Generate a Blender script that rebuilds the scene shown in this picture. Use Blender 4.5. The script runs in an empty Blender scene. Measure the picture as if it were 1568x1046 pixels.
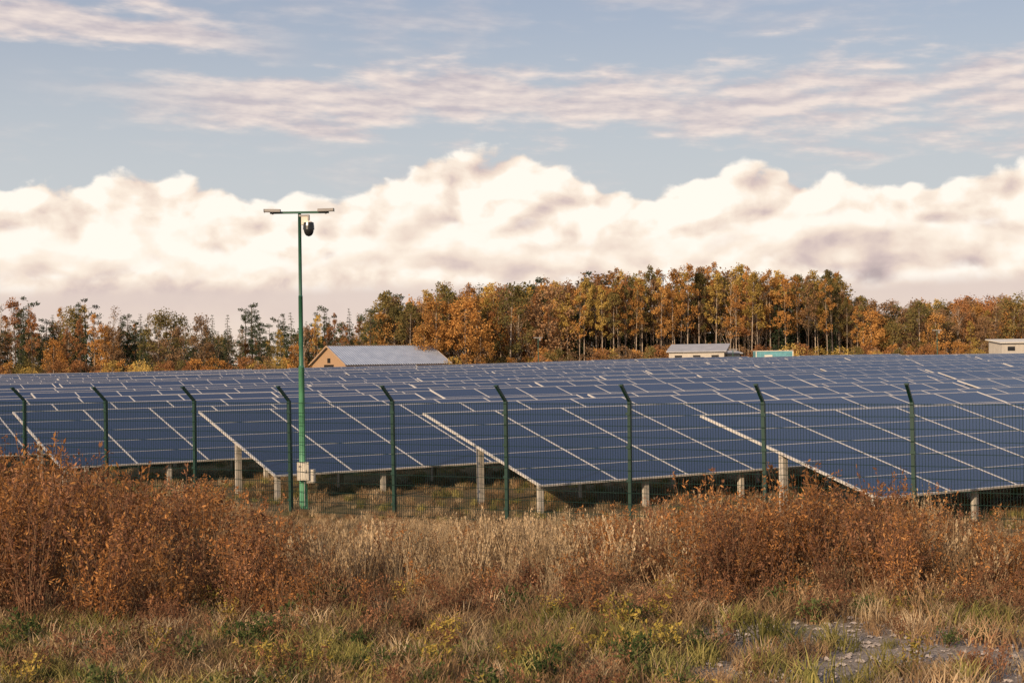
import bpy, math, random
from mathutils import Vector, Matrix
R = random.Random(7)
sc = bpy.context.scene
COL = sc.collection
sc.view_settings.view_transform='Standard'
sc.view_settings.look='None'
sc.view_settings.exposure=0

def sstep(a,b,x):
    if a>b: return 1-sstep(b,a,x)
    t=min(1,max(0,(x-a)/(b-a))); return t*t*(3-2*t)
def gz(x,y):
    A=0.2+1.0*sstep(-60,50,x)
    return A*sstep(50,195,y)

# ------------------------------------------------------------ helpers
def mesh_obj(name, verts, faces, mats, midx=None, parent=None, smooth=False, uvs=None):
    me=bpy.data.meshes.new(name)
    me.from_pydata(verts,[],faces)
    for m in mats: me.materials.append(m)
    if midx is not None: me.polygons.foreach_set('material_index', midx)
    if smooth: me.polygons.foreach_set('use_smooth',[True]*len(faces))
    if uvs is not None:
        l=me.uv_layers.new(name='UVMap'); l.data.foreach_set('uv', uvs)
    me.update()
    ob=bpy.data.objects.new(name,me); COL.objects.link(ob)
    if parent: ob.parent=parent
    return ob
def empty(name, loc=(0,0,0)):
    e=bpy.data.objects.new(name,None); e.location=loc; COL.objects.link(e); e.empty_display_size=.3
    return e
class MB:
    def __init__(s): s.v=[]; s.f=[]; s.m=[]
    def box(s,c,ax,ay,az,m=0):
        c=Vector(c); b=len(s.v)
        for k in (-1,1):
            for j in (-1,1):
                for i in (-1,1):
                    s.v.append(tuple(c+ax*i+ay*j+az*k))
        for f in ((0,2,3,1),(4,5,7,6),(0,1,5,4),(2,6,7,3),(0,4,6,2),(1,3,7,5)):
            s.f.append(tuple(b+i for i in f)); s.m.append(m)
    def abox(s,x0,x1,y0,y1,z0,z1,m=0):
        s.box(((x0+x1)/2,(y0+y1)/2,(z0+z1)/2),Vector(((x1-x0)/2,0,0)),Vector((0,(y1-y0)/2,0)),Vector((0,0,(z1-z0)/2)),m)
    def beam(s,a,b,w,h,m=0,up=Vector((0,0,1))):
        a=Vector(a); b=Vector(b); d=(b-a); L=d.length; d.normalize()
        if abs(d.dot(up))>.98: up=Vector((1,0,0))
        x=d.cross(up).normalized(); z=x.cross(d).normalized()
        s.box((a+b)/2,x*(w/2),d*(L/2),z*(h/2),m)
    def tube(s,pts,rad,n=6,m=0,cap=True):
        b=len(s.v); P=[Vector(p) for p in pts]
        for i,p in enumerate(P):
            d=(P[min(i+1,len(P)-1)]-P[max(i-1,0)]).normalized()
            up=Vector((0,0,1)) if abs(d.z)<.9 else Vector((1,0,0))
            x=d.cross(up).normalized(); y=d.cross(x).normalized()
            for k in range(n):
                a=2*math.pi*k/n
                s.v.append(tuple(p+(x*math.cos(a)+y*math.sin(a))*rad[i]))
        for i in range(len(P)-1):
            for k in range(n):
                k2=(k+1)%n
                s.f.append((b+i*n+k,b+i*n+k2,b+(i+1)*n+k2,b+(i+1)*n+k)); s.m.append(m)
        if cap:
            s.f.append(tuple(b+k for k in range(n))); s.m.append(m)
            s.f.append(tuple(b+(len(P)-1)*n+k for k in range(n-1,-1,-1))); s.m.append(m)
    def poly(s,pts,m=0):
        b=len(s.v); s.v+= [tuple(p) for p in pts]; s.f.append(tuple(range(b,b+len(pts)))); s.m.append(m)
    def leaf(s,c,d,side,l,w,m=1):
        b=len(s.v); c=Vector(c)
        s.v+= [tuple(c),tuple(c+d*(l*.45)+side*(w/2)),tuple(c+d*l),tuple(c+d*(l*.45)-side*(w/2))]
        s.f.append((b,b+1,b+2,b+3)); s.m.append(m)
    def obj(s,name,mats,parent=None,smooth=False):
        return mesh_obj(name,s.v,s.f,mats,s.m,parent,smooth)
    def mesh(s,name,mats):
        me=bpy.data.meshes.new(name); me.from_pydata(s.v,[],s.f)
        for m in mats: me.materials.append(m)
        me.polygons.foreach_set('material_index',s.m); me.update(); return me
def rv(r):
    while True:
        v=Vector((r.uniform(-1,1),r.uniform(-1,1),r.uniform(-1,1)))
        if .05<v.length<1: return v
def rdir(r): return rv(r).normalized()

# ------------------------------------------------------------ materials
def newmat(name):
    m=bpy.data.materials.new(name); m.use_nodes=True
    nt=m.node_tree; b=nt.nodes['Principled BSDF']; return m,nt,b
def simple(name,col,rough=.6,metal=0,noise=.15,scale=6,spec=.4):
    m,nt,b=newmat(name)
    tc=nt.nodes.new('ShaderNodeTexCoord'); n=nt.nodes.new('ShaderNodeTexNoise'); n.inputs['Scale'].default_value=scale; n.inputs['Detail'].default_value=3
    nt.links.new(tc.outputs['Object'],n.inputs['Vector'])
    r=nt.nodes.new('ShaderNodeValToRGB')
    r.color_ramp.elements[0].position=.3; r.color_ramp.elements[1].position=.7
    r.color_ramp.elements[0].color=tuple(c*(1-noise) for c in col)+(1,)
    r.color_ramp.elements[1].color=tuple(min(1,c*(1+noise)) for c in col)+(1,)
    nt.links.new(n.outputs['Fac'],r.inputs['Fac']); nt.links.new(r.outputs['Color'],b.inputs['Base Color'])
    b.inputs['Roughness'].default_value=rough; b.inputs['Metallic'].default_value=metal; b.inputs['Specular IOR Level'].default_value=spec
    return m
def ramp(nt,cols,pos=None,interp='LINEAR'):
    r=nt.nodes.new('ShaderNodeValToRGB'); cr=r.color_ramp; cr.interpolation=interp
    n=len(cols)
    while len(cr.elements)<n: cr.elements.new(.5)
    for i,c in enumerate(cols):
        cr.elements[i].position= pos[i] if pos else i/(n-1)
    for i,c in enumerate(cols):
        cr.elements[i].color=(*c,1) if len(c)==3 else c
    return r
def leafmat(name,cols,trans=.3,objvar=.5):
    m=bpy.data.materials.new(name); m.use_nodes=True; nt=m.node_tree; nt.nodes.clear(); L=nt.links.new
    out=nt.nodes.new('ShaderNodeOutputMaterial')
    g=nt.nodes.new('ShaderNodeNewGeometry'); oi=nt.nodes.new('ShaderNodeObjectInfo')
    a=nt.nodes.new('ShaderNodeMath'); a.operation='MULTIPLY_ADD'; a.inputs[1].default_value=.6; 
    b=nt.nodes.new('ShaderNodeMath'); b.operation='MULTIPLY'; b.inputs[1].default_value=.4
    L(oi.outputs['Random'],b.inputs[0]); L(g.outputs['Random Per Island'],a.inputs[0]); L(b.outputs[0],a.inputs[2])
    r=ramp(nt,cols); L(a.outputs[0],r.inputs['Fac'])
    w=nt.nodes.new('ShaderNodeMath'); w.operation='MULTIPLY'; w.inputs[1].default_value=7.31; L(oi.outputs['Random'],w.inputs[0])
    fr=nt.nodes.new('ShaderNodeMath'); fr.operation='FRACT'; L(w.outputs[0],fr.inputs[0])
    mr=nt.nodes.new('ShaderNodeMapRange'); mr.inputs['To Min'].default_value=1-objvar/2; mr.inputs['To Max'].default_value=1+objvar/2; L(fr.outputs[0],mr.inputs['Value'])
    mx=nt.nodes.new('ShaderNodeVectorMath'); mx.operation='SCALE'; L(r.outputs['Color'],mx.inputs[0]); L(mr.outputs[0],mx.inputs['Scale'])
    d=nt.nodes.new('ShaderNodeBsdfDiffuse'); t=nt.nodes.new('ShaderNodeBsdfTranslucent'); ms=nt.nodes.new('ShaderNodeMixShader'); ms.inputs[0].default_value=trans
    L(mx.outputs[0],d.inputs['Color']); L(mx.outputs[0],t.inputs['Color']); L(d.outputs[0],ms.inputs[1]); L(t.outputs[0],ms.inputs[2]); L(ms.outputs[0],out.inputs['Surface'])
    return m

galv=simple('galvanised_post',(.46,.41,.35),.6,.0,.25,3)
alu=simple('aluminium_frame',(.56,.52,.48),.45,.0,.08,3)
steel=simple('underside_steel',(.24,.22,.20),.6,0,.15,3)
fgreen=simple('fence_green_paint',(.008,.036,.026),.5,0,.2,4)
wiregreen=simple('fence_wire_green',(.008,.025,.02),.6,0,.1,4,.1)

# ------------------------------------------------------------ world
w=bpy.data.worlds.new('World'); sc.world=w; w.use_nodes=True
nt=w.node_tree; nt.nodes.clear(); L=nt.links.new
SUN_EL=math.radians(22); SUN_DIR=Vector((-.54,-.84,0)).normalized()
def sock(x,inp):
    if isinstance(x,(int,float)): inp.default_value=x
    elif isinstance(x,(tuple,list)): inp.default_value=x
    else: L(x,inp)
def M(op,*a,clamp=False):
    n=nt.nodes.new('ShaderNodeMath'); n.operation=op; n.use_clamp=clamp
    for i,x in enumerate(a): sock(x,n.inputs[i])
    return n.outputs[0]
def comb(x,y,z=0.0):
    n=nt.nodes.new('ShaderNodeCombineXYZ'); sock(x,n.inputs[0]); sock(y,n.inputs[1]); sock(z,n.inputs[2]); return n.outputs[0]
def SS(x,a,b):
    n=nt.nodes.new('ShaderNodeMapRange'); n.interpolation_type='SMOOTHSTEP'; sock(x,n.inputs['Value']); sock(a,n.inputs['From Min']); sock(b,n.inputs['From Max']); return n.outputs[0]
def mix(f,a,b):
    n=nt.nodes.new('ShaderNodeMix'); n.data_type='RGBA'; sock(f,n.inputs[0]); sock(a,n.inputs[6]); sock(b,n.inputs[7]); return n.outputs[2]
def noise(v,scale,detail=6,rough=.55,dist=0,dim='3D'):
    n=nt.nodes.new('ShaderNodeTexNoise'); n.noise_dimensions=dim; n.inputs['Scale'].default_value=scale; n.inputs['Detail'].default_value=detail; n.inputs['Roughness'].default_value=rough; n.inputs['Distortion'].default_value=dist
    L(v,n.inputs['Vector']); return n
def vadd(a,b):
    n=nt.nodes.new('ShaderNodeVectorMath'); n.operation='ADD'; sock(a,n.inputs[0]); sock(b,n.inputs[1]); return n.outputs[0]
def vscale(a,s):
    n=nt.nodes.new('ShaderNodeVectorMath'); n.operation='SCALE'; sock(a,n.inputs[0]); sock(s,n.inputs['Scale']); return n.outputs[0]
def voro(v,scale,detail=1.2,rough=.5,smooth=.8):
    n=nt.nodes.new('ShaderNodeTexVoronoi'); n.voronoi_dimensions='2D'; n.feature='SMOOTH_F1'; n.normalize=False
    n.inputs['Scale'].default_value=scale; n.inputs['Detail'].default_value=detail; n.inputs['Roughness'].default_value=rough; n.inputs['Smoothness'].default_value=smooth
    L(v,n.inputs['Vector']); d=n.outputs['Distance']
    return M('SUBTRACT',1.0,M('MULTIPLY',M('MULTIPLY',d,d),1.0))
tc=nt.nodes.new('ShaderNodeTexCoord'); sp=nt.nodes.new('ShaderNodeSeparateXYZ'); L(tc.outputs['Generated'],sp.inputs[0])
X,Y,Z=sp.outputs
u=M('ARCTAN2',X,Y)
e=M('DIVIDE',Z,M('MAXIMUM',M('SQRT',M('ADD',M('MULTIPLY',X,X),M('MULTIPLY',Y,Y))),.02))
sky=nt.nodes.new('ShaderNodeTexSky'); sky.sky_type='NISHITA'; sky.sun_disc=False; sky.sun_elevation=SUN_EL
sky.sun_rotation=math.atan2(SUN_DIR.x,SUN_DIR.y); sky.air_density=1.0; sky.dust_density=1.5; sky.ozone_density=1.0
SK=0.1
def C(r,g,b,k=1/SK): return (r*k,g*k,b*k,1)
base=mix(.6,sky.outputs[0],C(.42,.46,.58))
base=mix(SS(e,.30,.08),base,C(.58,.61,.63))
# high layer cloud: long continuous streak bank plus thin veil
pw=comb(M('MULTIPLY',u,1.0),M('ADD',M('MULTIPLY',e,4.0),M('MULTIPLY',u,.14)))
wn=noise(pw,5.5,4,.5,0,'2D').outputs['Fac']
wn2=noise(vadd(pw,(3.1,1.7,0)),19,4,.55,0,'2D').outputs['Fac']
wn3=noise(vadd(pw,(3.105,1.685,0)),19,4,.55,0,'2D').outputs['Fac']
wv=M('ADD',M('MULTIPLY',wn,.55),M('MULTIPLY',wn2,.45))
cA=M('ADD',.180,M('MULTIPLY',u,-.03)); tA=M('ADD',.020,M('MULTIPLY',SS(u,-.22,.25),.018))
bA=M('SUBTRACT',1.0,M('DIVIDE',M('ABSOLUTE',M('SUBTRACT',e,cA)),tA))
mA=SS(M('ADD',wv,M('MULTIPLY',M('MAXIMUM',bA,-1.5),.20)),.46,.68)
mA=M('MULTIPLY',mA,SS(u,-.36,-.16))
bB=M('SUBTRACT',1.0,M('DIVIDE',M('ABSOLUTE',M('SUBTRACT',e,M('SUBTRACT',.231,M('MULTIPLY',M('ADD',u,.3),.08)))),.020))
mB=M('MULTIPLY',SS(M('ADD',wv,M('MULTIPLY',M('MAXIMUM',bB,-1.5),.20)),.46,.68),SS(u,-.12,-.24))
mC=M('MULTIPLY',SS(wv,.46,.72),.38)
wm=M('MAXIMUM',M('MAXIMUM',mA,mB),mC)
wl=M('ADD',M('ADD',.52,M('MULTIPLY',M('SUBTRACT',wn3,wn2),-2.4)),M('MULTIPLY',M('SUBTRACT',wn,.5),-.5),clamp=True)
wcol=mix(wl,C(.58,.51,.54),C(.93,.79,.71))
base=mix(M('MULTIPLY',wm,.86),base,wcol)
# cumulus bank
p0=comb(u,M('MULTIPLY',e,1.35))
wc=noise(p0,17,3,.5,0,'2D').outputs['Color']
p=vadd(p0,vscale(vadd(wc,(-.5,-.5,-.5)),.018))
Tr=ramp(nt,[(v*5,)*3 for v in (.122,.122,.133,.120,.116,.136,.150,.152,.141,.126,.118,.130,.135,.129,.119,.115,.122,.129,.122)],
   [ (x-784)/2178+.5 for x in (-300,0,250,400,520,600,700,770,850,930,1000,1080,1150,1250,1320,1400,1500,1568,1800)],'EASE')
L(M('ADD',u,.5),Tr.inputs['Fac'])
T1=M('MULTIPLY',Tr.outputs['Color'],.2)
CR=[C(.50,.41,.41),C(.68,.55,.52),C(.86,.71,.61),C(.99,.86,.73),C(1.06,.98,.88)]
def layer(base,T,scale,seed,amp,soft,depth,lo,bright,off=.011,vor=False,k=1.0,patch=None,nd=5):
    q=vadd(p,(seed,seed*.7,0))
    nA=noise(q,scale*1.6,nd,.52,0,'2D').outputs['Fac']; nB=noise(vadd(q,(-off*.6,off,0)),scale*1.6,nd,.52,0,'2D').outputs['Fac']
    em=M('MULTIPLY',M('SUBTRACT',nA,nB),1.0*k)
    ed=M('MULTIPLY',M('SUBTRACT',nA,.5),amp*1.3)
    if vor:
        a=voro(q,scale); b=voro(vadd(q,(-off*.7,off,0)),scale)
        em=M('ADD',em,M('MULTIPLY',M('SUBTRACT',a,b),.9*k)); ed=M('ADD',ed,M('MULTIPLY',M('SUBTRACT',a,.75),amp))
    d=M('SUBTRACT',M('ADD',T,ed),e)
    m=SS(d,0,soft)
    rel=SS(d,0,depth)
    br=M('SUBTRACT',bright,M('MULTIPLY',rel,lo))
    if patch is not None: br=M('ADD',br,patch)
    br=M('ADD',br,em,clamp=True)
    r=ramp(nt,CR,[0,.28,.52,.78,1.0]); L(br,r.inputs['Fac'])
    return mix(m,base,r.outputs['Color'])
big=noise(vadd(p0,(5.35,2,0)),8,2,.5,0,'2D').outputs['Fac']; big2=noise(vadd(p0,(1,8,0)),9,2,.5,0,'2D').outputs['Fac']
pt=noise(comb(M('ADD',u,2.3),M('MULTIPLY',e,3.0)),11,3,.5,0,'2D').outputs['Fac']
patch=M('MULTIPLY',M('SUBTRACT',pt,.50),M('ADD',.2,M('MULTIPLY',SS(e,.14,.09),1.0)))
c=layer(base,T1,24,0.0,.014,.0055,.10,.16,.93,.012,True,.9,patch)
T2=M('ADD',.055,M('MULTIPLY',big,.080))
c=layer(c,T2,19,3.3,.016,.012,.045,.45,.95,.015,True,.75,patch,4)
T3=M('ADD',.030,M('MULTIPLY',big2,.070))
c=layer(c,T3,20,7.7,.016,.014,.035,.40,.88,.012,False,1.2,patch,4)
hz=mix(SS(e,.0,.05),C(.90,.74,.61),C(.76,.63,.57))
bt=M('ADD',.048,M('MULTIPLY',M('SUBTRACT',big2,.5),.012))
c=mix(M('MULTIPLY',SS(e,M('ADD',bt,.009),M('SUBTRACT',bt,.004)),.93),c,hz)
bg=nt.nodes.new('ShaderNodeBackground'); bg.inputs['Strength'].default_value=SK; L(c,bg.inputs['Color'])
wo=nt.nodes.new('ShaderNodeOutputWorld'); L(bg.outputs[0],wo.inputs['Surface'])
# sun
sl=bpy.data.lights.new('sun','SUN'); sl.energy=5.0; sl.angle=math.radians(.6); sl.color=(1,.77,.52)
so=bpy.data.objects.new('sun',sl); COL.objects.link(so)
sd=Vector((SUN_DIR.x*math.cos(SUN_EL),SUN_DIR.y*math.cos(SUN_EL),math.sin(SUN_EL)))
so.rotation_euler=sd.to_track_quat('Z','Y').to_euler(); so.location=(-20,-30,30)

# ------------------------------------------------------------ camera
cd=bpy.data.cameras.new('camera'); cd.lens=50; cd.sensor_width=36; cd.clip_end=9000; cd.clip_start=.1
co=bpy.data.objects.new('camera',cd); COL.objects.link(co)
co.matrix_world=Matrix.Translation((0,0,3.1))@Matrix.Rotation(math.radians(90.74),4,'X')@Matrix.Rotation(math.radians(-.8),4,'Z')
sc.camera=co

# ------------------------------------------------------------ ground
def axis(vals):
    out=[]
    for a,b,s in vals:
        n=max(1,int(round((b-a)/s)))
        out+=[a+(b-a)*i/n for i in range(n)]
    out.append(vals[-1][1]); return out
xs=axis([(-4000,-400,600),(-400,-60,20),(-60,-14,2),(-14,14,.35),(14,60,2),(60,400,20),(400,4000,600)])
ys=axis([(-60,8,4),(8,32,.35),(32,60,1.5),(60,300,8),(300,800,50),(800,6000,800)])
def micro(x,y):
    if abs(x)>16 or y>34 or y<6: return 0
    return .035*math.sin(x*1.3+1.1*math.sin(y*.9))*math.cos(y*1.7+.6*math.sin(x*2.1))+.015*math.sin(x*4.1+y*2.2)
vs=[(x,y,gz(x,y)+micro(x,y)) for y in ys for x in xs]
nx=len(xs)
fs=[(j*nx+i,j*nx+i+1,(j+1)*nx+i+1,(j+1)*nx+i) for j in range(len(ys)-1) for i in range(nx-1)]
gm,nt,b=newmat('ground_dry_grass'); L=nt.links.new
g=nt.nodes.new('ShaderNodeNewGeometry'); P=g.outputs['Position']
n1=noise(P,.35,4,.6).outputs['Fac']; n2=noise(P,3,5,.7).outputs['Fac']; n3=noise(P,30,4,.7).outputs['Fac']
s=nt.nodes.new('ShaderNodeSeparateXYZ'); L(P,s.inputs[0])
dry=ramp(nt,[(.08,.055,.028),(.20,.135,.07),(.34,.24,.135)],[.3,.5,.72]); L(M('ADD',M('MULTIPLY',n2,.6),M('MULTIPLY',n3,.4)),dry.inputs['Fac'])
grn=ramp(nt,[(.05,.055,.02),(.15,.14,.05)],[.35,.65]); L(n3,grn.inputs['Fac'])
cg=mix(M('MULTIPLY',SS(n1,.42,.62),.6),dry.outputs['Color'],grn.outputs['Color'])
grv=ramp(nt,[(.13,.10,.085),(.28,.235,.205),(.44,.38,.34)],[.3,.5,.7]); L(n3,grv.inputs['Fac'])
gmk=M('MULTIPLY',SS(M('ADD',s.outputs[0],M('MULTIPLY',n2,4)),2.6,4.2),SS(M('ADD',s.outputs[1],M('MULTIPLY',n2,4)),19.5,17.5))
cg=mix(M('MULTIPLY',gmk,.92),cg,grv.outputs['Color'])
L(cg,b.inputs['Base Color']); b.inputs['Roughness'].default_value=.95; b.inputs['Specular IOR Level'].default_value=.1
bp=nt.nodes.new('ShaderNodeBump'); bp.inputs['Strength'].default_value=.7; bp.inputs['Distance'].default_value=.05; L(n3,bp.inputs['Height']); L(bp.outputs[0],b.inputs['Normal'])
ground=mesh_obj('ground',vs,fs,[gm],smooth=True)

# ------------------------------------------------------------ solar arrays
pm,nt,b=newmat('solar_glass'); L=nt.links.new
uv=nt.nodes.new('ShaderNodeUVMap'); su=nt.nodes.new('ShaderNodeSeparateXYZ'); L(uv.outputs[0],su.inputs[0])
U,V=su.outputs[0],su.outputs[1]
def line(coord,period,halfw):
    f=M('FRACT',M('ADD',M('DIVIDE',coord,period),.5)); return M('LESS_THAN',M('MULTIPLY',M('ABSOLUTE',M('SUBTRACT',f,.5)),period),halfw)
frU=line(U,1.9,.024); frV=M('MULTIPLY',line(V,.968,.014),.5)
fr=M('MAXIMUM',frU,frV)
cell=M('MAXIMUM',line(U,.158,.004),line(V,.1613,.004))
vn=noise(comb(M('FLOOR',M('DIVIDE',U,1.9)),M('FLOOR',M('DIVIDE',V,.968)),0.0),1.37,1).outputs['Fac']
dk=mix(vn,(.003,.011,.042,1),(.009,.023,.075,1))
cc=mix(M('MULTIPLY',cell,.35),dk,(.05,.07,.14,1))
cc=mix(fr,cc,(.58,.53,.49,1)); L(cc,b.inputs['Base Color'])
L(M('ADD',.18,M('MULTIPLY',fr,.35)),b.inputs['Roughness']); b.inputs['Specular IOR Level'].default_value=.22
Rd=Vector((.839,.545,0)).normalized(); Nd=Vector((-Rd.y,Rd.x,0))
TILT=math.atan2(1.29,4.67); Wd=4.84
array=empty('solar_panel_array')
tv=[];tf=[];tuv=[]
under=MB(); frames=MB(); posts=MB()
LT=19.0; ntab=0
rr=random.Random(3)
for k in range(-48,4):
    O=Vector((.53+5.85*k,28.4-3.4*k,0))
    for j in range(0,22):
        s0=j*(LT+.25)
        a=O+Rd*s0
        mid=a+Rd*(LT/2)+Nd*2.3
        if a.y>190 : break
        if mid.x>.42*mid.y+30 or mid.x<-.42*mid.y-32: continue
        d=mid.y
        near=d<75
        dz=(rr.uniform(-.1,.1) if d>48 else 0)
        sh=(rr.uniform(-.5,.5) if d>48 else 0)
        a=a+Rd*sh
        z0=gz(a.x,a.y)+.60+dz; z1=gz(a.x+Rd.x*LT,a.y+Rd.y*LT)+.60+dz+rr.uniform(-.03,.03)
        Rn=(Rd*LT+Vector((0,0,z1-z0))).normalized()
        A=Vector((a.x,a.y,z0))
        tl=TILT+math.radians(rr.uniform(-.5,.5))
        Nv=(Nd*math.cos(tl)+Vector((0,0,math.sin(tl))))
        up=Rn.cross(Nv).normalized()
        bb=len(tv)
        tv+= [tuple(A),tuple(A+Rn*LT),tuple(A+Rn*LT+Nv*Wd),tuple(A+Nv*Wd)]
        tf.append((bb,bb+1,bb+2,bb+3)); uo=ntab*19.0; ntab+=1
        tuv+= [uo,0,uo+LT,0,uo+LT,Wd,uo,Wd]
        c=A+Rn*(LT/2)+Nv*(Wd/2)-up*.025
        under.box(c,Rn*(LT/2),Nv*(Wd/2),up*.02,0)
        frames.box(A+Nv*(Wd/2)-up*.012-Rn*.018,Rn*.02,Nv*(Wd/2+.02),up*.024)
        frames.box(A+Rn*(LT+.018)+Nv*(Wd/2)-up*.012,Rn*.02,Nv*(Wd/2+.02),up*.024)
        frames.box(A+Rn*(LT/2)-Nv*.012-up*.014,Rn*(LT/2),Nv*.012,up*.020)
        frames.box(A+Rn*(LT/2)+Nv*(Wd+.012)-up*.014,Rn*(LT/2),Nv*.012,up*.020)
        if near:
            for i in range(1,10):
                frames.box(A+Rn*(1.9*i)+Nv*(Wd/2)+up*.002,Rn*.022,Nv*(Wd/2),up*.004)
            for i in range(1,5):
                frames.box(A+Rn*(LT/2)+Nv*(.968*i)+up*.001,Rn*(LT/2),Nv*.008,up*.002)
            for w_ in (.5,1.9,3.0,4.3):
                under.box(A+Rn*(LT/2)+Nv*w_-up*.075,Rn*(LT/2-.4),Nv*.03,up*.028)
        if d<110:
            for i in range(8):
                s_=.12+i*2.68
                q=A+Rn*s_
                for w_ in (.18,2.55):
                    pt_=q+Nv*w_-up*.05
                    hw=.052 if w_<1 else .06
                    g0=gz(pt_.x,pt_.y)-.3
                    zt=pt_.z-.02
                    posts.box((pt_.x,pt_.y,(g0+zt)/2),Rd*hw,Nd*hw,Vector((0,0,(zt-g0)/2)))
                under.box(q+Nv*(Wd/2)-up*.085+Rn*.1,Rn*.03,Nv*(Wd/2-.25),up*.04)
mesh_obj('panel_glass',tv,tf,[pm],parent=array,uvs=tuv)
under.obj('support_rails',[steel],array); frames.obj('module_frames',[alu],array); posts.obj('support_posts',[galv],array)

# ------------------------------------------------------------ fence
fence=empty('mesh_fence')
fd=Vector((2.204,-1.179,0)).normalized(); fo=Vector((-.135,26.82,0)); fn=Vector((fd.y,-fd.x,0))
if fn.y>0: fn=-fn
fp=MB(); fw=MB()
P_=[]
for i in range(-12,7):
    pos=fo+fd*(2.5*i+ (0.02*i)); g0=gz(pos.x,pos.y); pos.z=g0; P_.append(pos)
    lean=fd*R.uniform(-.015,.015)
    fp.box(pos+Vector((0,0,1.0))+lean*.5,fd*.03,fn*.035,Vector((0,0,1.33))+lean)
    t=pos+Vector((0,0,2.32))+lean*1.5
    fp.beam(t,t+fn*.36+Vector((0,0,.30)),.05,.05)
    fp.box(t+fn*.36+Vector((0,0,.302)),fd*.035,fn*.035,Vector((0,0,.012)))
    for zz in (.3,.9,1.5,2.1): fp.box(pos+Vector((0,0,zz))+fn*.045,fd*.04,fn*.012,Vector((0,0,.025)))
for i in range(len(P_)-1):
    a,b_=P_[i],P_[i+1]; of=fn*.05
    for zz in [.08+.2*q for q in range(12)]:
        fw.beam(a+of+Vector((0,0,zz)),b_+of+Vector((0,0,zz)),.009,.009)
    for q in range(1,50):
        c=a.lerp(b_,q/50)+fn*.056
        fw.box(c+Vector((0,0,1.18)),fd*.0030,fn*.0030,Vector((0,0,1.12)))
fp.obj('fence_posts',[fgreen],fence); fw.obj('fence_wire_mesh',[wiregreen],fence)

# ------------------------------------------------------------ CCTV pole
polelo=simple('pole_light_green',(.12,.34,.19),.4,0,.15,5); poleup=simple('pole_dark_green',(.025,.09,.06),.4,0,.15,5); polemid=simple('pole_mid_green',(.04,.14,.085),.4,0,.15,5)
white=simple('white_plastic',(.66,.60,.51),.5,0,.08,6); dark=simple('dark_plastic',(.02,.02,.022),.25,0,.1,6); grey=simple('grey_metal',(.28,.26,.25),.5,0,.1,6)
def uvsphere(mb,c,r,m,sz=1,n=16,k=10,z0=-1,z1=1):
    b=len(mb.v)
    for j in range(k+1):
        th=math.asin(max(-1,min(1,z0+(z1-z0)*j/k)))
        for i in range(n):
            a=2*math.pi*i/n; mb.v.append((c[0]+r*math.cos(th)*math.cos(a),c[1]+r*math.cos(th)*math.sin(a),c[2]+r*sz*math.sin(th)))
    for j in range(k):
        for i in range(n):
            i2=(i+1)%n; mb.f.append((b+j*n+i,b+j*n+i2,b+(j+1)*n+i2,b+(j+1)*n+i)); mb.m.append(m)
pe=empty('security_camera_pole',(-4.45,30.0,0))
mb=MB()
mb.tube([(0,0,-.3),(0,0,3.0)],[.072,.062],16,0); mb.tube([(0,0,3.0),(0,0,3.06),(0,0,4.5)],[.062,.048,.046],16,2); mb.tube([(0,0,4.5),(0,0,4.53),(0,0,6.26)],[.046,.038,.034],16,1)
mb.tube([(0,0,-.05),(0,0,.03)],[.14,.14],16,0)
mb.tube([(.09,-.02,0),(.09,-.02,.55)],[.018,.018],8,0)
o=mb.obj('pole',[polelo,poleup,polemid],pe,True)
mb=MB()
mb.box((0,0,6.27),Vector((.62,0,0)),Vector((0,.03,0)),Vector((0,0,.022)),0)
mb.obj('crossarm',[poleup],pe)
mb=MB()
for sx in (-1,1):
    mb.box((sx*.56,-.05,6.31),Vector((.17,0,.004*sx)),Vector((0,.05,0)),Vector((0,0,.032)),0)
    mb.box((sx*.735,-.05,6.31),Vector((.006,0,0)),Vector((0,.055,0)),Vector((0,0,.038)),1)
    mb.box((sx*.56,-.05,6.26),Vector((.02,0,0)),Vector((0,.02,0)),Vector((0,0,.03)),1)
o=mb.obj('infrared_lamps',[grey,dark],pe); bv=o.modifiers.new('b','BEVEL'); bv.width=.008
mb=MB()
mb.box((.10,-.02,6.20),Vector((.11,0,0)),Vector((0,.025,0)),Vector((0,0,.02)),1)
mb.box((.12,-.02,6.09),Vector((.075,0,0)),Vector((0,.05,0)),Vector((0,0,.085)),0)
mb.tube([(.2,-.06,6.21),(.2,-.06,6.10)],[.025,.025],10,1)
mb.tube([(.2,-.06,6.08),(.2,-.06,6.05)],[.05,.095],18,0)
mb.tube([(.2,-.06,6.05),(.2,-.06,5.98),(.2,-.06,5.90)],[.105,.115,.12],18,2)
uvsphere(mb,(.2,-.06,5.897),.105,3,1.35,18,8,-1,0)
mb.obj('dome_camera',[white,grey,dark,dark],pe)
mb=MB()
mb.box((.03,-.12,.83),Vector((.12,0,0)),Vector((0,.06,0)),Vector((0,0,.19)),0)
mb.box((.19,-.08,.72),Vector((.09,0,0)),Vector((0,.05,0)),Vector((0,0,.14)),0)
mb.box((.03,-.183,.83),Vector((.10,0,0)),Vector((0,.003,0)),Vector((0,0,.165)),0)
mb.box((.10,-.19,.83),Vector((.01,0,0)),Vector((0,.004,0)),Vector((0,0,.03)),1)
mb.box((-.03,-.19,.93),Vector((.03,0,0)),Vector((0,.003,0)),Vector((0,0,.02)),1)
mb.tube([(.05,-.08,.1),(.05,-.08,.66)],[.012,.012],6,1)
o=mb.obj('junction_box',[white,grey],pe); bv=o.modifiers.new('b','BEVEL'); bv.width=.006

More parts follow.
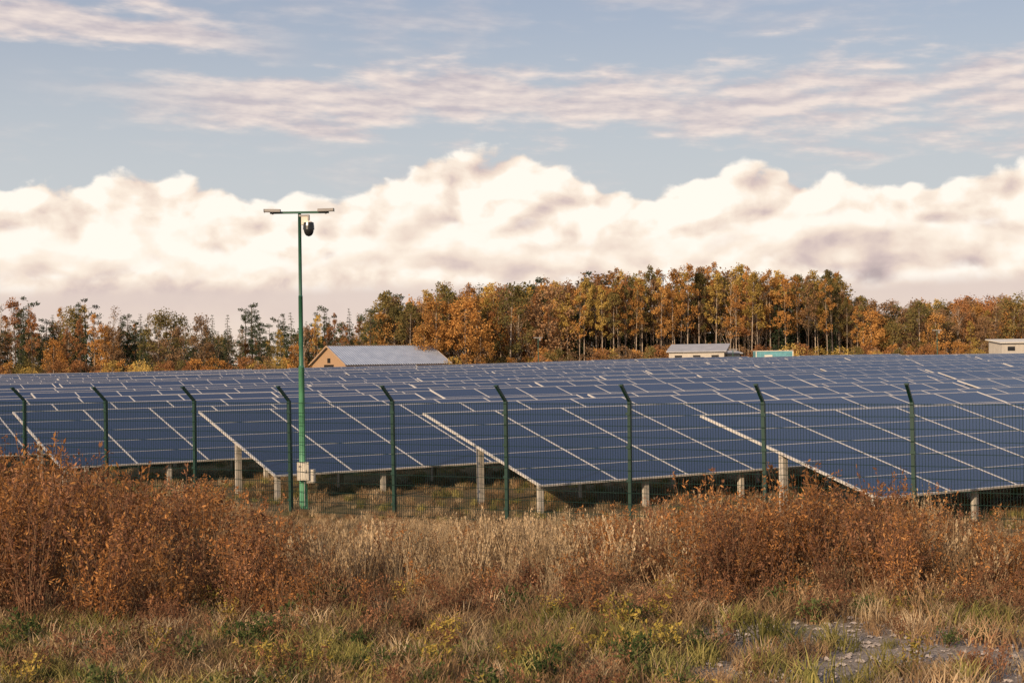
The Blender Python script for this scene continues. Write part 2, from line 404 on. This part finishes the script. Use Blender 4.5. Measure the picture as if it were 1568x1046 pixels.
# ------------------------------------------------------------ buildings
def W(px,Zd): return (px-784)/2178*Zd
m_,nt,b=newmat('timber_boards'); L=nt.links.new
tcn=nt.nodes.new('ShaderNodeTexCoord'); ss_=nt.nodes.new('ShaderNodeSeparateXYZ'); L(tcn.outputs['Object'],ss_.inputs[0])
bx=M('ADD',ss_.outputs[0],ss_.outputs[1]); f=M('FRACT',M('MULTIPLY',bx,4.0)); 
nn=noise(comb(M('FLOOR',M('MULTIPLY',bx,4.0)),0.0),3,2).outputs['Fac']
rc=ramp(nt,[(.30,.18,.10),(.50,.33,.20)]); L(nn,rc.inputs['Fac']); L(mix(M('LESS_THAN',f,.08),rc.outputs['Color'],(.08,.05,.03,1)),b.inputs['Base Color']); b.inputs['Roughness'].default_value=.8
wood=m_
m_,nt,b=newmat('corrugated_roof'); L=nt.links.new
tcn=nt.nodes.new('ShaderNodeTexCoord'); ss_=nt.nodes.new('ShaderNodeSeparateXYZ'); L(tcn.outputs['Object'],ss_.inputs[0])
f=M('SINE',M('MULTIPLY',ss_.outputs[0],16.0)); nn=noise(tcn.outputs['Object'],.8,5).outputs['Fac']
rc=ramp(nt,[(.32,.36,.45),(.40,.44,.53)],[.35,.65]); L(nn,rc.inputs['Fac']); L(mix(M('MULTIPLY',SS(f,-.9,-1.0),.35),rc.outputs['Color'],(.22,.24,.28,1)),b.inputs['Base Color']); b.inputs['Roughness'].default_value=.5
bp=nt.nodes.new('ShaderNodeBump'); bp.inputs['Strength'].default_value=.5; bp.inputs['Distance'].default_value=.05; L(f,bp.inputs['Height']); L(bp.outputs[0],b.inputs['Normal'])
roofm=m_
def gable(name,loc,rot,Lx,Wy,eave,ridge,wallm,roofm,trim,doorm,overh=.4):
    e_=empty(name,loc); e_.rotation_euler=(0,0,rot)
    mb=MB(); h=Wy/2
    mb.poly([(0,0,-.3),(Lx,0,-.3),(Lx,0,eave),(0,0,eave)]); mb.poly([(0,Wy,-.3),(0,Wy,eave),(Lx,Wy,eave),(Lx,Wy,-.3)])
    mb.poly([(0,0,-.3),(0,0,eave),(0,h,ridge),(0,Wy,eave),(0,Wy,-.3)]); mb.poly([(Lx,0,-.3),(Lx,Wy,-.3),(Lx,Wy,eave),(Lx,h,ridge),(Lx,0,eave)])
    mb.obj('walls',[wallm],e_)
    mb=MB(); sl=(ridge-eave)/h
    for sgn in (0,1):
        y0=-overh if sgn==0 else Wy+overh; z0=eave-overh*sl
        a=Vector((-overh,y0,z0+.06)); bq=Vector((Lx+overh,y0,z0+.06)); c=Vector((Lx+overh,h,ridge+.06)); d=Vector((-overh,h,ridge+.06))
        t=Vector((0,0,.09))
        mb.poly([a+t,bq+t,c+t,d+t]); mb.poly([a,d,c,bq]); mb.poly([a,bq,bq+t,a+t]); mb.poly([a,a+t,d+t,d]); mb.poly([bq,c,c+t,bq+t])
    mb.obj('roof',[roofm],e_)
    mb=MB()
    for xx in (-overh-.03,Lx+overh+.03):
        for y0 in(-overh,Wy+overh): mb.beam((xx,y0,eave-overh*sl+.08),(xx,h,ridge+.08),.05,.22)
    mb.beam((-overh,h,ridge+.18),(Lx+overh,h,ridge+.18),.3,.05)
    mb.obj('verge_boards',[trim],e_)
    mb=MB()
    mb.abox(-.04,-.003,h-1.6,h+1.6,0,2.4); mb.abox(-.04,-.003,h-.5,h+.5,eave+.2,eave+.9)
    for q in range(4): mb.abox(1.5+q*(Lx-3)/3.5,2.5+q*(Lx-3)/3.5,-.04,-.003,1.1,1.9)
    mb.obj('doors_and_windows',[doorm],e_)
    return e_
th=math.radians(33)
gb=(W(530,205),205)
gable('timber_barn',(gb[0],gb[1],gz(*gb)-.1),th,17,11.5,2.45,5.05,wood,roofm,simple('verge_wood',(.40,.27,.17)),dark)
paleW=simple('pale_plaster',(.48,.43,.37),.8,0,.1,2); darkroof=simple('grey_roof',(.36,.35,.36),.6,0,.12,1)
def shed(name,loc,rot,Lx,Wy,h0,h1,wall,side,roof):
    e_=empty(name,loc); e_.rotation_euler=(0,0,rot)
    mb=MB()
    mb.poly([(0,0,-.3),(Lx,0,-.3),(Lx,0,h0),(0,0,h0)],0); mb.poly([(0,Wy,-.3),(0,Wy,h1),(Lx,Wy,h1),(Lx,Wy,-.3)],0)
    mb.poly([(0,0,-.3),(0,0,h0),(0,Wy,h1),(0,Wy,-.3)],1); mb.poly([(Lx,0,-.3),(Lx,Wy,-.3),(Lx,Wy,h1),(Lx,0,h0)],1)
    mb.obj('walls',[wall,side],e_)
    mb=MB(); o_=.35; sl=(h1-h0)/Wy
    a=Vector((-o_,-o_,h0-o_*sl+.04)); t=Vector((0,0,.14)); b1=Vector((Lx+o_,-o_,a.z)); c=Vector((Lx+o_,Wy+o_,h1+o_*sl+.04)); d=Vector((-o_,Wy+o_,c.z))
    mb.poly([a+t,b1+t,c+t,d+t]); mb.poly([a,d,c,b1]); mb.poly([a,b1,b1+t,a+t]); mb.poly([a,a+t,d+t,d]); mb.poly([b1,c,c+t,b1+t]); mb.poly([d,d+t,c+t,c])
    mb.obj('roof',[roof],e_)
    mb=MB()
    for q in range(3): mb.abox(.8+q*Lx/3,1.8+q*Lx/3,-.05,-.003,h0-1.0,h0-.45,0)
    mb.abox(Lx+.003,Lx+.05,.5,min(Wy-.3,2.3),0,2.0,0)
    mb.obj('windows_and_door',[dark],e_)
    return e_
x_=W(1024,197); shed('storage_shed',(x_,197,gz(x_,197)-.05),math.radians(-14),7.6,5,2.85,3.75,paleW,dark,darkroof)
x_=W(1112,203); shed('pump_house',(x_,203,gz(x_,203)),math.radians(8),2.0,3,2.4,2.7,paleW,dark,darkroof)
x_=W(1534,190); shed('site_cabin',(x_,190,gz(x_,190)),math.radians(6),7,4,3.2,3.6,paleW,paleW,white)
turq=simple('turquoise_paint',(.14,.34,.38),.5,0,.2,2)
x_=W(1157,198); e_=empty('shipping_container',(x_,198,gz(x_,198)+.45)); mb=MB()
mb.abox(0,5.2,0,2.3,0,2.2,0)
for q in range(18): mb.abox(.15+q*.28,.27+q*.28,-.04,-.002,.15,2.05,0)
for q in (0,5.1): mb.abox(q-.02,q+.12,-.08,-.04,0,2.25,1)
mb.abox(-.02,5.22,-.08,2.34,2.2,2.3,1); mb.abox(1.2,2.3,-.06,-.041,.8,1.7,1)
for q in (.3,4.7): mb.abox(q,q+.2,.2,2.1,-.5,-.003,1)
mb.obj('container_body',[turq,white],e_)
for px,zd,hh in ((824,190,5.2),(1435,185,5.0),(1122,196,3.0)):
    x_=W(px,zd); e_=empty('lamp_mast',(x_,zd,gz(x_,zd))); mb=MB()
    mb.tube([(0,0,0),(0,0,hh)],[.07,.05],8,0); mb.box((0,0,hh),Vector((.6,0,0)),Vector((0,.06,0)),Vector((0,0,.05)),1); mb.box((.25,0,hh-.25),Vector((.1,0,0)),Vector((0,.1,0)),Vector((0,0,.15)),1)
    mb.obj('mast',[poleup,grey],e_)

# ------------------------------------------------------------ distant trees
barkL=simple('bark_pale',(.38,.30,.23),.9,0,.4,2,.1); barkD=simple('bark_dark',(.11,.08,.06),.9,0,.3,2,.1)
LM={'orange':leafmat('leaves_orange',[(.25,.12,.04),(.43,.21,.065),(.55,.29,.09),(.62,.38,.14)]),  # distance haze is put into these leaf colours: lighter, less saturated
 'rust':leafmat('leaves_rust',[(.19,.09,.045),(.31,.15,.07),(.40,.195,.08),(.47,.24,.10)]),
 'yellow':leafmat('leaves_yellow',[(.28,.19,.06),(.43,.29,.08),(.55,.38,.11),(.62,.44,.15)]),
 'olive':leafmat('leaves_olive',[(.095,.09,.04),(.17,.145,.055),(.25,.19,.07),(.36,.23,.08)]),
 'brown':leafmat('leaves_brown',[(.17,.115,.07),(.25,.16,.09),(.33,.195,.10),(.40,.21,.10)]),
 'conifer':leafmat('needles',[(.024,.038,.024),(.042,.058,.032),(.065,.080,.042),(.09,.10,.05)],.1)}
def decid(r,H,cb,cw,ncl,nl,ls,tr_=.12):
    mb=MB(); bend=Vector((r.uniform(-.5,.5),r.uniform(-.5,.5),0))
    def tp(z): return bend*(z/H)**2+Vector((0,0,z))
    mb.tube([tp(H*t) for t in (0,.25,.5,.75,.97)],[tr_,tr_*.85,tr_*.65,tr_*.35,.015],5,0,False)
    cl=[]
    for i in range(ncl):
        t=r.random()**.8; z=H*(cb+(1.0-cb)*t)
        prof=math.sin(math.pi*min(1,.18+.80*t))**.7
        a=r.uniform(0,6.283); rad=cw*prof*math.sqrt(r.uniform(.05,1))
        c=tp(z)+Vector((math.cos(a)*rad,math.sin(a)*rad,0)); cl.append((c,r.uniform(.35,.85)*cw*.42))
        b0=tp(max(H*.15,z-rad*1.4-H*.05)); mb.tube([b0,b0.lerp(c,.5)+Vector((0,0,-.1)),c],[.032,.022,.01],3,2,False)
    per=nl//ncl
    for c,rad in cl:
        n=int(per*r.uniform(.5,1.5))
        for i in range(n):
            q=rv(r); q=Vector((q.x,q.y,q.z*.95))*rad*r.uniform(.8,1.3); d=rdir(r); sd_=d.cross(rdir(r)).normalized(); s_=ls*r.uniform(.6,1.3)
            mb.leaf(c+q,d,sd_,s_,s_*.75,1)
    return mb
def spruce(r,H):
    mb=MB(); mb.tube([(0,0,0),(0,0,H*.98)],[.16,.02],5,0,False)
    z=H*.08
    while z<H:
        t=z/H; rad=(1-t)**.85*H*.17*r.uniform(.7,1.2)+.1
        nb=int(6+6*(1-t))
        for i in range(nb):
            a=r.uniform(0,6.283); rr_=rad*r.uniform(.55,1.15); d=Vector((math.cos(a),math.sin(a),-.25))
            for q in range(int(3+rr_*5)):
                f=r.uniform(.1,1); c=Vector((0,0,z))+d*(rr_*f)+rv(r)*.15; dd=(d+rv(r)*.7).normalized(); s_=r.uniform(.2,.42)*(1 if rr_>.5 else .6)
                mb.leaf(c,dd,dd.cross(rdir(r)).normalized(),s_,s_*.5,1)
        z+=H*.035*r.uniform(.8,1.2)
    return mb
def pine(r,H):
    mb=MB(); mb.tube([(0,0,0),(.1,0,H*.5),(0,.1,H*.95)],[.17,.12,.04],5,0,False)
    for i in range(28):
        t=r.uniform(.35,1); z=H*t; rad=H*.17*math.sin(math.pi*min(.95,max(.12,1.25-t)))*r.uniform(.3,1.1); a=r.uniform(0,6.283)
        c=Vector((math.cos(a)*rad,math.sin(a)*rad,z)); mb.tube([(0,0,z-.4),c],[.05,.02],3,0,False)
        cr=r.uniform(.45,.9)
        for q in range(66):
            v=rv(r); v=Vector((v.x,v.y,v.z*.55))*cr; d=(rdir(r)+Vector((0,0,.5))).normalized(); s_=r.uniform(.18,.36)
            mb.leaf(c+v,d,d.cross(rdir(r)).normalized(),s_,s_*.5,1)
    return mb
tr=random.Random(11)
protos={}
for cn in ('orange','rust','yellow','olive','brown'):
    bk=barkL if cn in('orange','yellow','olive') else barkD
    protos['tall_'+cn]=[decid(tr,14,.40,1.7,32,1900,.24,.10).mesh('tall_'+cn,[bk,LM[cn],barkD]) for _ in range(3)]
    protos['full_'+cn]=[decid(tr,10,.12,2.7,44,2900,.25,.11).mesh('full_'+cn,[bk,LM[cn],barkD]) for _ in range(2)]
    protos['shrub_'+cn]=[decid(tr,3.2,.05,1.9,16,900,.2,.05).mesh('shrub_'+cn,[bk,LM[cn],barkD]) for _ in range(1)]
protos['thin']=[decid(tr,12,.3,1.9,34,620,.2,.08).mesh('thin',[barkL,LM['brown'],barkL]) for _ in range(3)]
protos['spruce']=[spruce(tr,11).mesh('spruce',[barkD,LM['conifer']]) for _ in range(3)]
protos['pine']=[pine(tr,13).mesh('pine',[barkD,LM['conifer']]) for _ in range(3)]
PH={'tall':14,'full':10,'shrub':3.2,'thin':12,'spruce':11,'pine':13}
forest=empty('autumn_treeline')
def tree(kind,x,y,H,par=forest,wf=1):
    me=tr.choice(protos[kind]); ob=bpy.data.objects.new('tree_part',me); COL.objects.link(ob); ob.parent=par
    s_=H/PH[kind.split('_')[0]]; ob.location=(x,y,gz(x,y)-.1); ob.rotation_euler=(tr.uniform(-.03,.03),tr.uniform(-.03,.03),tr.uniform(0,6.28)); wx=s_*tr.uniform(.85,1.2)*wf
    ob.scale=(wx,wx,s_)
prof=[(-200,470),(0,458),(50,460),(75,492),(100,470),(150,460),(200,478),(230,484),(260,462),(290,495),(330,474),(360,492),(390,455),(420,482),(450,482),(500,462),(540,474),(575,464),(600,446),(635,460),(680,438),(740,438),(800,430),(870,426),(900,414),(950,416),(1000,414),(1100,409),(1200,414),(1265,414),(1300,440),(1335,464),(1400,460),(1440,456),(1500,461),(1540,449),(1568,456),(1800,465)]
def top(px):
    for (a,ya),(b,yb) in zip(prof,prof[1:]):
        if a<=px<=b: return ya+(yb-ya)*(px-a)/(b-a)
    return 470
def hgt(px,Zd):
    return (562-.014*px-top(px))*Zd/2178+3.1
def pick(opts):
    t=tr.random()*sum(w for _,w in opts)
    for k,w_ in opts:
        t-=w_
        if t<=0: return k
    return opts[0][0]
for row,(Zd,step) in enumerate(((222,19),(229,17),(236,17),(244,17),(252,17),(262,18))):
    px=-260
    while px<1840:
        px+=step*tr.uniform(.5,1.4)*(.8 if 870<px<1330 else 1)
        z=Zd+tr.uniform(-3,3); H=(hgt(px,z)-gz(W(px,z),z))
        x=W(px,z)
        if px<560:
            if row==0: continue
            if tr.random()<.08: continue
            k=pick([('spruce',5),('pine',4),('tall_orange',1.0),('tall_yellow',.8),('full_olive',1.0),('thin',1.8),('full_brown',1.5),('tall_rust',1.0),('full_orange',.5)])
            tree(k,x,z,H*tr.choice([tr.uniform(.45,.75),tr.uniform(.7,1.06)]),wf=.88)
        elif px<640:
            k=pick([('full_olive',2.5),('pine',1.5),('full_brown',1.5),('full_orange',1.2),('tall_olive',1)])
            tree(k,x,z,H*tr.uniform(.7,1.02))
        elif px<870:
            if row==0: continue
            k=pick([('tall_orange',2.6),('full_orange',1.8),('thin',1.5),('tall_rust',1.4),('full_olive',1.3),('tall_yellow',2.4),('pine',.7),('full_brown',1.0)])
            tree(k,x,z,H*tr.uniform(.66,1.0) if row<3 else H*tr.uniform(.84,1.04))
        elif px<1325:
            if row==0: continue
            if row>=4: tree(pick([('spruce',3),('pine',1.5),('full_brown',2.5),('full_olive',2)]),x,z,H*tr.uniform(.70,.97),wf=1.15)
            else:
                k=pick([('tall_orange',3.0),('tall_olive',2.6),('tall_rust',1.4),('thin',.8),('tall_yellow',2.6),('pine',.8),('spruce',.7),('tall_brown',1.4)])
                tree(k,x,z,H*tr.uniform(.80,1.05),wf=.9)
        else:
            k=pick([('full_brown',2.6),('full_rust',1.8),('full_olive',1.8),('full_orange',1.6),('thin',1.6),('tall_brown',1.4),('tall_yellow',.8)])
            if row==0: continue
            tree(k,x,z,H*tr.uniform(.65,1.04))
for px,H in ((668,12.2),(712,12.2),(650,9),(735,8)):
    tree('full_orange',W(px,218),218,H*(1 if H>9 else .9),wf=1.1)
und=empty('autumn_shrub_belt')
for i in range(460):
    px=tr.uniform(-240,1820); z=tr.uniform(208,232)
    if 455<px<690 and z<226: continue
    k=pick([('shrub_orange',3.4),('shrub_rust',2),('shrub_brown',2.0),('shrub_olive',1.8),('shrub_yellow',2.0)])
    tree(k,W(px,z),z,tr.uniform(1.4,3.8)*(1 if z>213 else .7),und)
for i in range(120):
    px=tr.uniform(-300,1860); z=tr.uniform(330,380); tree(pick([('full_brown',2),('pine',2),('full_olive',2)]),W(px,z),z,tr.uniform(8,10.5),wf=1.6)

# ------------------------------------------------------------ foreground vegetation
stemm=simple('stem_brown',(.17,.10,.06),.9,0,.3,5,.1)
fg={'rusty':leafmat('shrub_leaves_rust',[(.12,.052,.026),(.28,.125,.050),(.47,.215,.075),(.64,.34,.125)],.35,.7),
 'red':leafmat('shrub_leaves_brown',[(.09,.045,.03),(.19,.09,.052),(.32,.155,.082),(.46,.24,.125)],.35,.7),
 'beige':leafmat('grass_beige',[(.24,.165,.095),(.42,.30,.175),(.55,.41,.25),(.65,.50,.32)],.35,.7),
 'tan':leafmat('grass_tan',[(.15,.092,.050),(.28,.175,.095),(.40,.26,.14),(.50,.345,.19)],.35,.8),
 'green':leafmat('grass_green',[(.10,.105,.035),(.21,.19,.06),(.36,.30,.105),(.50,.40,.18)],.35,.8),
 'yellow':leafmat('weed_yellow',[(.14,.13,.04),(.32,.25,.06),(.48,.34,.08),(.56,.38,.11)],.35),
 'dgreen':leafmat('weed_green',[(.035,.06,.022),(.07,.10,.035),(.12,.14,.05),(.20,.19,.07)],.3)}
def shrub(r,H,ns,nl,spread,ls=.06):
    mb=MB()
    for s_ in range(ns):
        a=r.uniform(0,6.283); b0=Vector((math.cos(a),math.sin(a),0))*r.uniform(0,spread*.35)
        out=Vector((math.cos(a+r.uniform(-.5,.5)),math.sin(a+r.uniform(-.5,.5)),0))*spread*r.uniform(.1,.9)
        h=H*r.uniform(.5,1.1)
        pts=[b0+out*(t**1.6)+Vector((0,0,h*t)) for t in (0,.35,.7,1)]
        mb.tube(pts,[.007,.006,.004,.002],3,0,False)
        for i in range(nl):
            t=1-r.random()**1.25*.78
            c=b0+out*(t**1.6)+Vector((0,0,h*t)); 
            off=Vector((r.uniform(-1,1),r.uniform(-1,1),r.uniform(-.2,.8)))*.11*(1.25-t)
            d=(rdir(r)*.8+Vector((0,0,.55))).normalized(); l=ls*r.uniform(.6,1.35)
            mb.leaf(c+off,d,d.cross(rdir(r)).normalized(),l,l*.38,1)
    return mb
def grass(r,H,n,spread,w_=.006,plume=0,lean=.35):
    mb=MB()
    for i in range(n):
        a=r.uniform(0,6.283); b0=Vector((math.cos(a),math.sin(a),0))*spread*math.sqrt(r.random())
        o_=Vector((r.uniform(-1,1),r.uniform(-1,1),0))*lean*H; h=H*r.uniform(.5,1.05); sd_=Vector((math.cos(a+1.5),math.sin(a+1.5),0))
        b=len(mb.v); pts=[(0,1),(.4,.9),(.75,.6)]
        for t,ww in pts:
            c=b0+o_*t**2+Vector((0,0,h*t)); mb.v+= [tuple(c-sd_*w_*ww),tuple(c+sd_*w_*ww)]
        tip=b0+o_+Vector((0,0,h*(.95))); mb.v.append(tuple(tip))
        mb.f+= [(b,b+1,b+3,b+2),(b+2,b+3,b+5,b+4),(b+4,b+5,b+6)]; mb.m+=[0,0,0]
        if plume and r.random()<.6:
            for q in range(plume):
                t=r.uniform(.74,1.0); c=b0+o_*t**2+Vector((0,0,h*t*.98)); d=(Vector((0,0,1))+rdir(r)*.4).normalized(); l=r.uniform(.03,.07)
                mb.leaf(c,d,d.cross(rdir(r)).normalized(),l,l*.35,0)
    return mb
vr=random.Random(5)
FP={}
for cn in ('rusty','red'):
    FP['shrub_'+cn]=[shrub(vr,1.5,17,34,.6,.066).mesh('shrub_'+cn,[stemm,fg[cn]]) for _ in range(5)]
FP['weed_rusty']=[shrub(vr,.8,12,22,.35,.055).mesh('weed_rusty',[stemm,fg['rusty']]) for _ in range(3)]
FP['weed_red']=[shrub(vr,.6,12,22,.35,.055).mesh('weed_red',[stemm,fg['red']]) for _ in range(3)]
FP['weed_yellow']=[shrub(vr,.5,10,22,.3,.06).mesh('weed_yellow',[stemm,fg['yellow']]) for _ in range(2)]
FP['weed_green']=[shrub(vr,.4,10,26,.3,.06).mesh('weed_green',[stemm,fg['dgreen']]) for _ in range(2)]
FP['reed']=[grass(vr,1.0,36,.28,.005,11,.22).mesh('reed',[fg['beige']]) for _ in range(4)]
FP['tall_tan']=[grass(vr,.8,52,.3,.006,5,.45).mesh('tall_tan',[fg['tan']]) for _ in range(4)]
FP['short_tan']=[grass(vr,.28,70,.24,.006,0,.6).mesh('short_tan',[fg['tan']]) for _ in range(3)]
FP['short_beige']=[grass(vr,.28,70,.24,.006,0,.6).mesh('short_beige',[fg['beige']]) for _ in range(3)]
FP['short_green']=[grass(vr,.26,80,.24,.006,0,.6).mesh('short_green',[fg['green']]) for _ in range(3)]
def put(kind,x,y,s_,par):
    me=vr.choice(FP[kind]); ob=bpy.data.objects.new('clump',me); COL.objects.link(ob); ob.parent=par
    ob.location=(x,y,gz(x,y)+micro(x,y)-.02); ob.rotation_euler=(vr.uniform(-.1,.1),vr.uniform(-.1,.1),vr.uniform(0,6.28)); q=s_*vr.uniform(.85,1.15); ob.scale=(max(q,.4),max(q,.4),s_*vr.uniform(.85,1.1))
P1=empty('rusty_shrub_thicket'); P2=empty('dry_grass'); P3=empty('low_weeds')
def fy(x): return 26.74-.535*x
HT=[(-300,.066),(0,.058),(90,.060),(160,.074),(250,.082),(300,.078),(350,.090),(420,.103),(520,.109),(620,.108),(900,.107),(980,.102),(1060,.092),(1150,.088),(1210,.080),(1280,.088),(1400,.091),(1480,.102),(1568,.120),(1800,.120)]
def hmax(x,y):
    b_=x/y*2178+784
    s_=.1
    for (a,ya),(b2,yb) in zip(HT,HT[1:]):
        if a<=b_<=b2: s_=ya+(yb-ya)*(b_-a)/(b2-a)
    return max(.16,3.1-s_*y)
def clump(x,y): return .5+.25*math.sin(x*1.7+1.3*math.sin(y*1.1))+.25*math.sin(y*1.5+x*.7+2)
for i in range(2000):
    x=vr.uniform(-13,12); y=vr.uniform(15.6,26)
    if y>fy(x)-.7: continue
    b_=x/y*2178+784
    left=sstep(620,260,b_)*sstep(16.0,16.8,y)
    right=sstep(780,1000,b_)*sstep(1640,1500,b_)*sstep(16.6,17.8,y)*sstep(23.5,22,y)
    mid=.28*sstep(17,18,y)*sstep(20.5,19.5,y)
    dens=max(left,right,mid)
    if vr.random()<dens*(.2+.4*clump(x,y)):
        H=min(hmax(x,y)*vr.uniform(.66,1.06),1.8)
        if y<17.8: H*=.75
        if dens==mid: H*=.55
        if H<.4: continue
        put(vr.choice(['shrub_rusty','shrub_rusty','shrub_rusty','shrub_red','shrub_red']),x,y,H/1.5,P1)
for i in range(4400):
    x=vr.uniform(-14,13); y=vr.uniform(16.6,29)
    if y>fy(x)+.5: continue
    b_=x/y*2178+784
    ctr=math.exp(-((b_-740)/220)**2)
    if y<17.8 and vr.random()<.5: continue
    H=min(hmax(x,y),.98)*vr.uniform(.55,1.0)
    if y<18.5: H*=.75
    pw_=.12+.32*sstep(19.5,17.5,y)+.12*(1-ctr)
    if vr.random()<pw_: put(vr.choice(['weed_rusty','weed_red','weed_red']),x,y,min(H,.8)*1.15,P3); continue
    k='reed' if vr.random()<.08+.62*ctr*(1 if y>18.5 else .25) else 'tall_tan'
    if k=='tall_tan' and vr.random()<.3: continue
    if H<.34: k=vr.choice(['short_beige','short_tan']); put(k,x,y,max(.6,H/.28),P2)
    else: put(k,x,y,H*1.05,P2)
for i in range(3500):
    x=vr.uniform(-10,10); y=vr.uniform(11.5,18.0)
    if x>.9+ (vr.random()*2.0) and y<16.4 and vr.random()<.95-.34*clump(x*1.5,y*1.6): continue
    cp=clump(x*1.3+4,y*1.9)
    t=vr.random(); bk=sstep(16,17.3,y)
    if t<.03: put('weed_yellow',x,y,vr.uniform(.4,.9),P3)
    elif t<.05+.07*cp: put('weed_green',x,y,vr.uniform(.4,1.1),P3)
    elif t<.16+.25*bk: put('weed_red',x,y,vr.uniform(.35,.8),P3)
    elif t<.22+.60*cp*(1-.6*bk): put('short_green',x,y,vr.uniform(.5,1.4),P2)
    else: put(vr.choice(['short_tan','short_tan','short_beige']),x,y,vr.uniform(.5,1.3),P2)
for i in range(3400):
    y=22+32*vr.random()**1.3; x=vr.uniform(-.42*y-2,.42*y+3)
    if y<fy(x)-.5: continue
    put(vr.choice(['short_tan','short_tan','short_beige','short_green']),x,y,vr.uniform(.45,.9),P2)
# stones
mb=MB()
for i in range(2600):
    x=vr.uniform(.8,8); y=vr.uniform(11.8,17)
    if vr.random()>sstep(.6,2.6,x): continue
    r_=vr.choice([.012,.016,.02,.03,.045]); c=Vector((x,y,gz(x,y)+micro(x,y)+r_*.1)); b=len(mb.v)
    for v in ((1,0,0),(0,1,0),(-1,0,0),(0,-1,0),(.2,.1,.6),(.7,.7,.25),(-.7,.6,.3),(-.6,-.7,.3),(.7,-.6,.25)):
        mb.v.append(tuple(c+Vector(v)*r_*vr.uniform(.75,1.25)))
    for f in ((0,5,4),(5,1,4),(1,6,4),(6,2,4),(2,7,4),(7,3,4),(3,8,4),(8,0,4)): mb.f.append(tuple(b+q for q in f)); mb.m.append(0)
mb.obj('gravel_stones',[simple('stone',(.36,.30,.26),.9,0,.35,8,.1)])
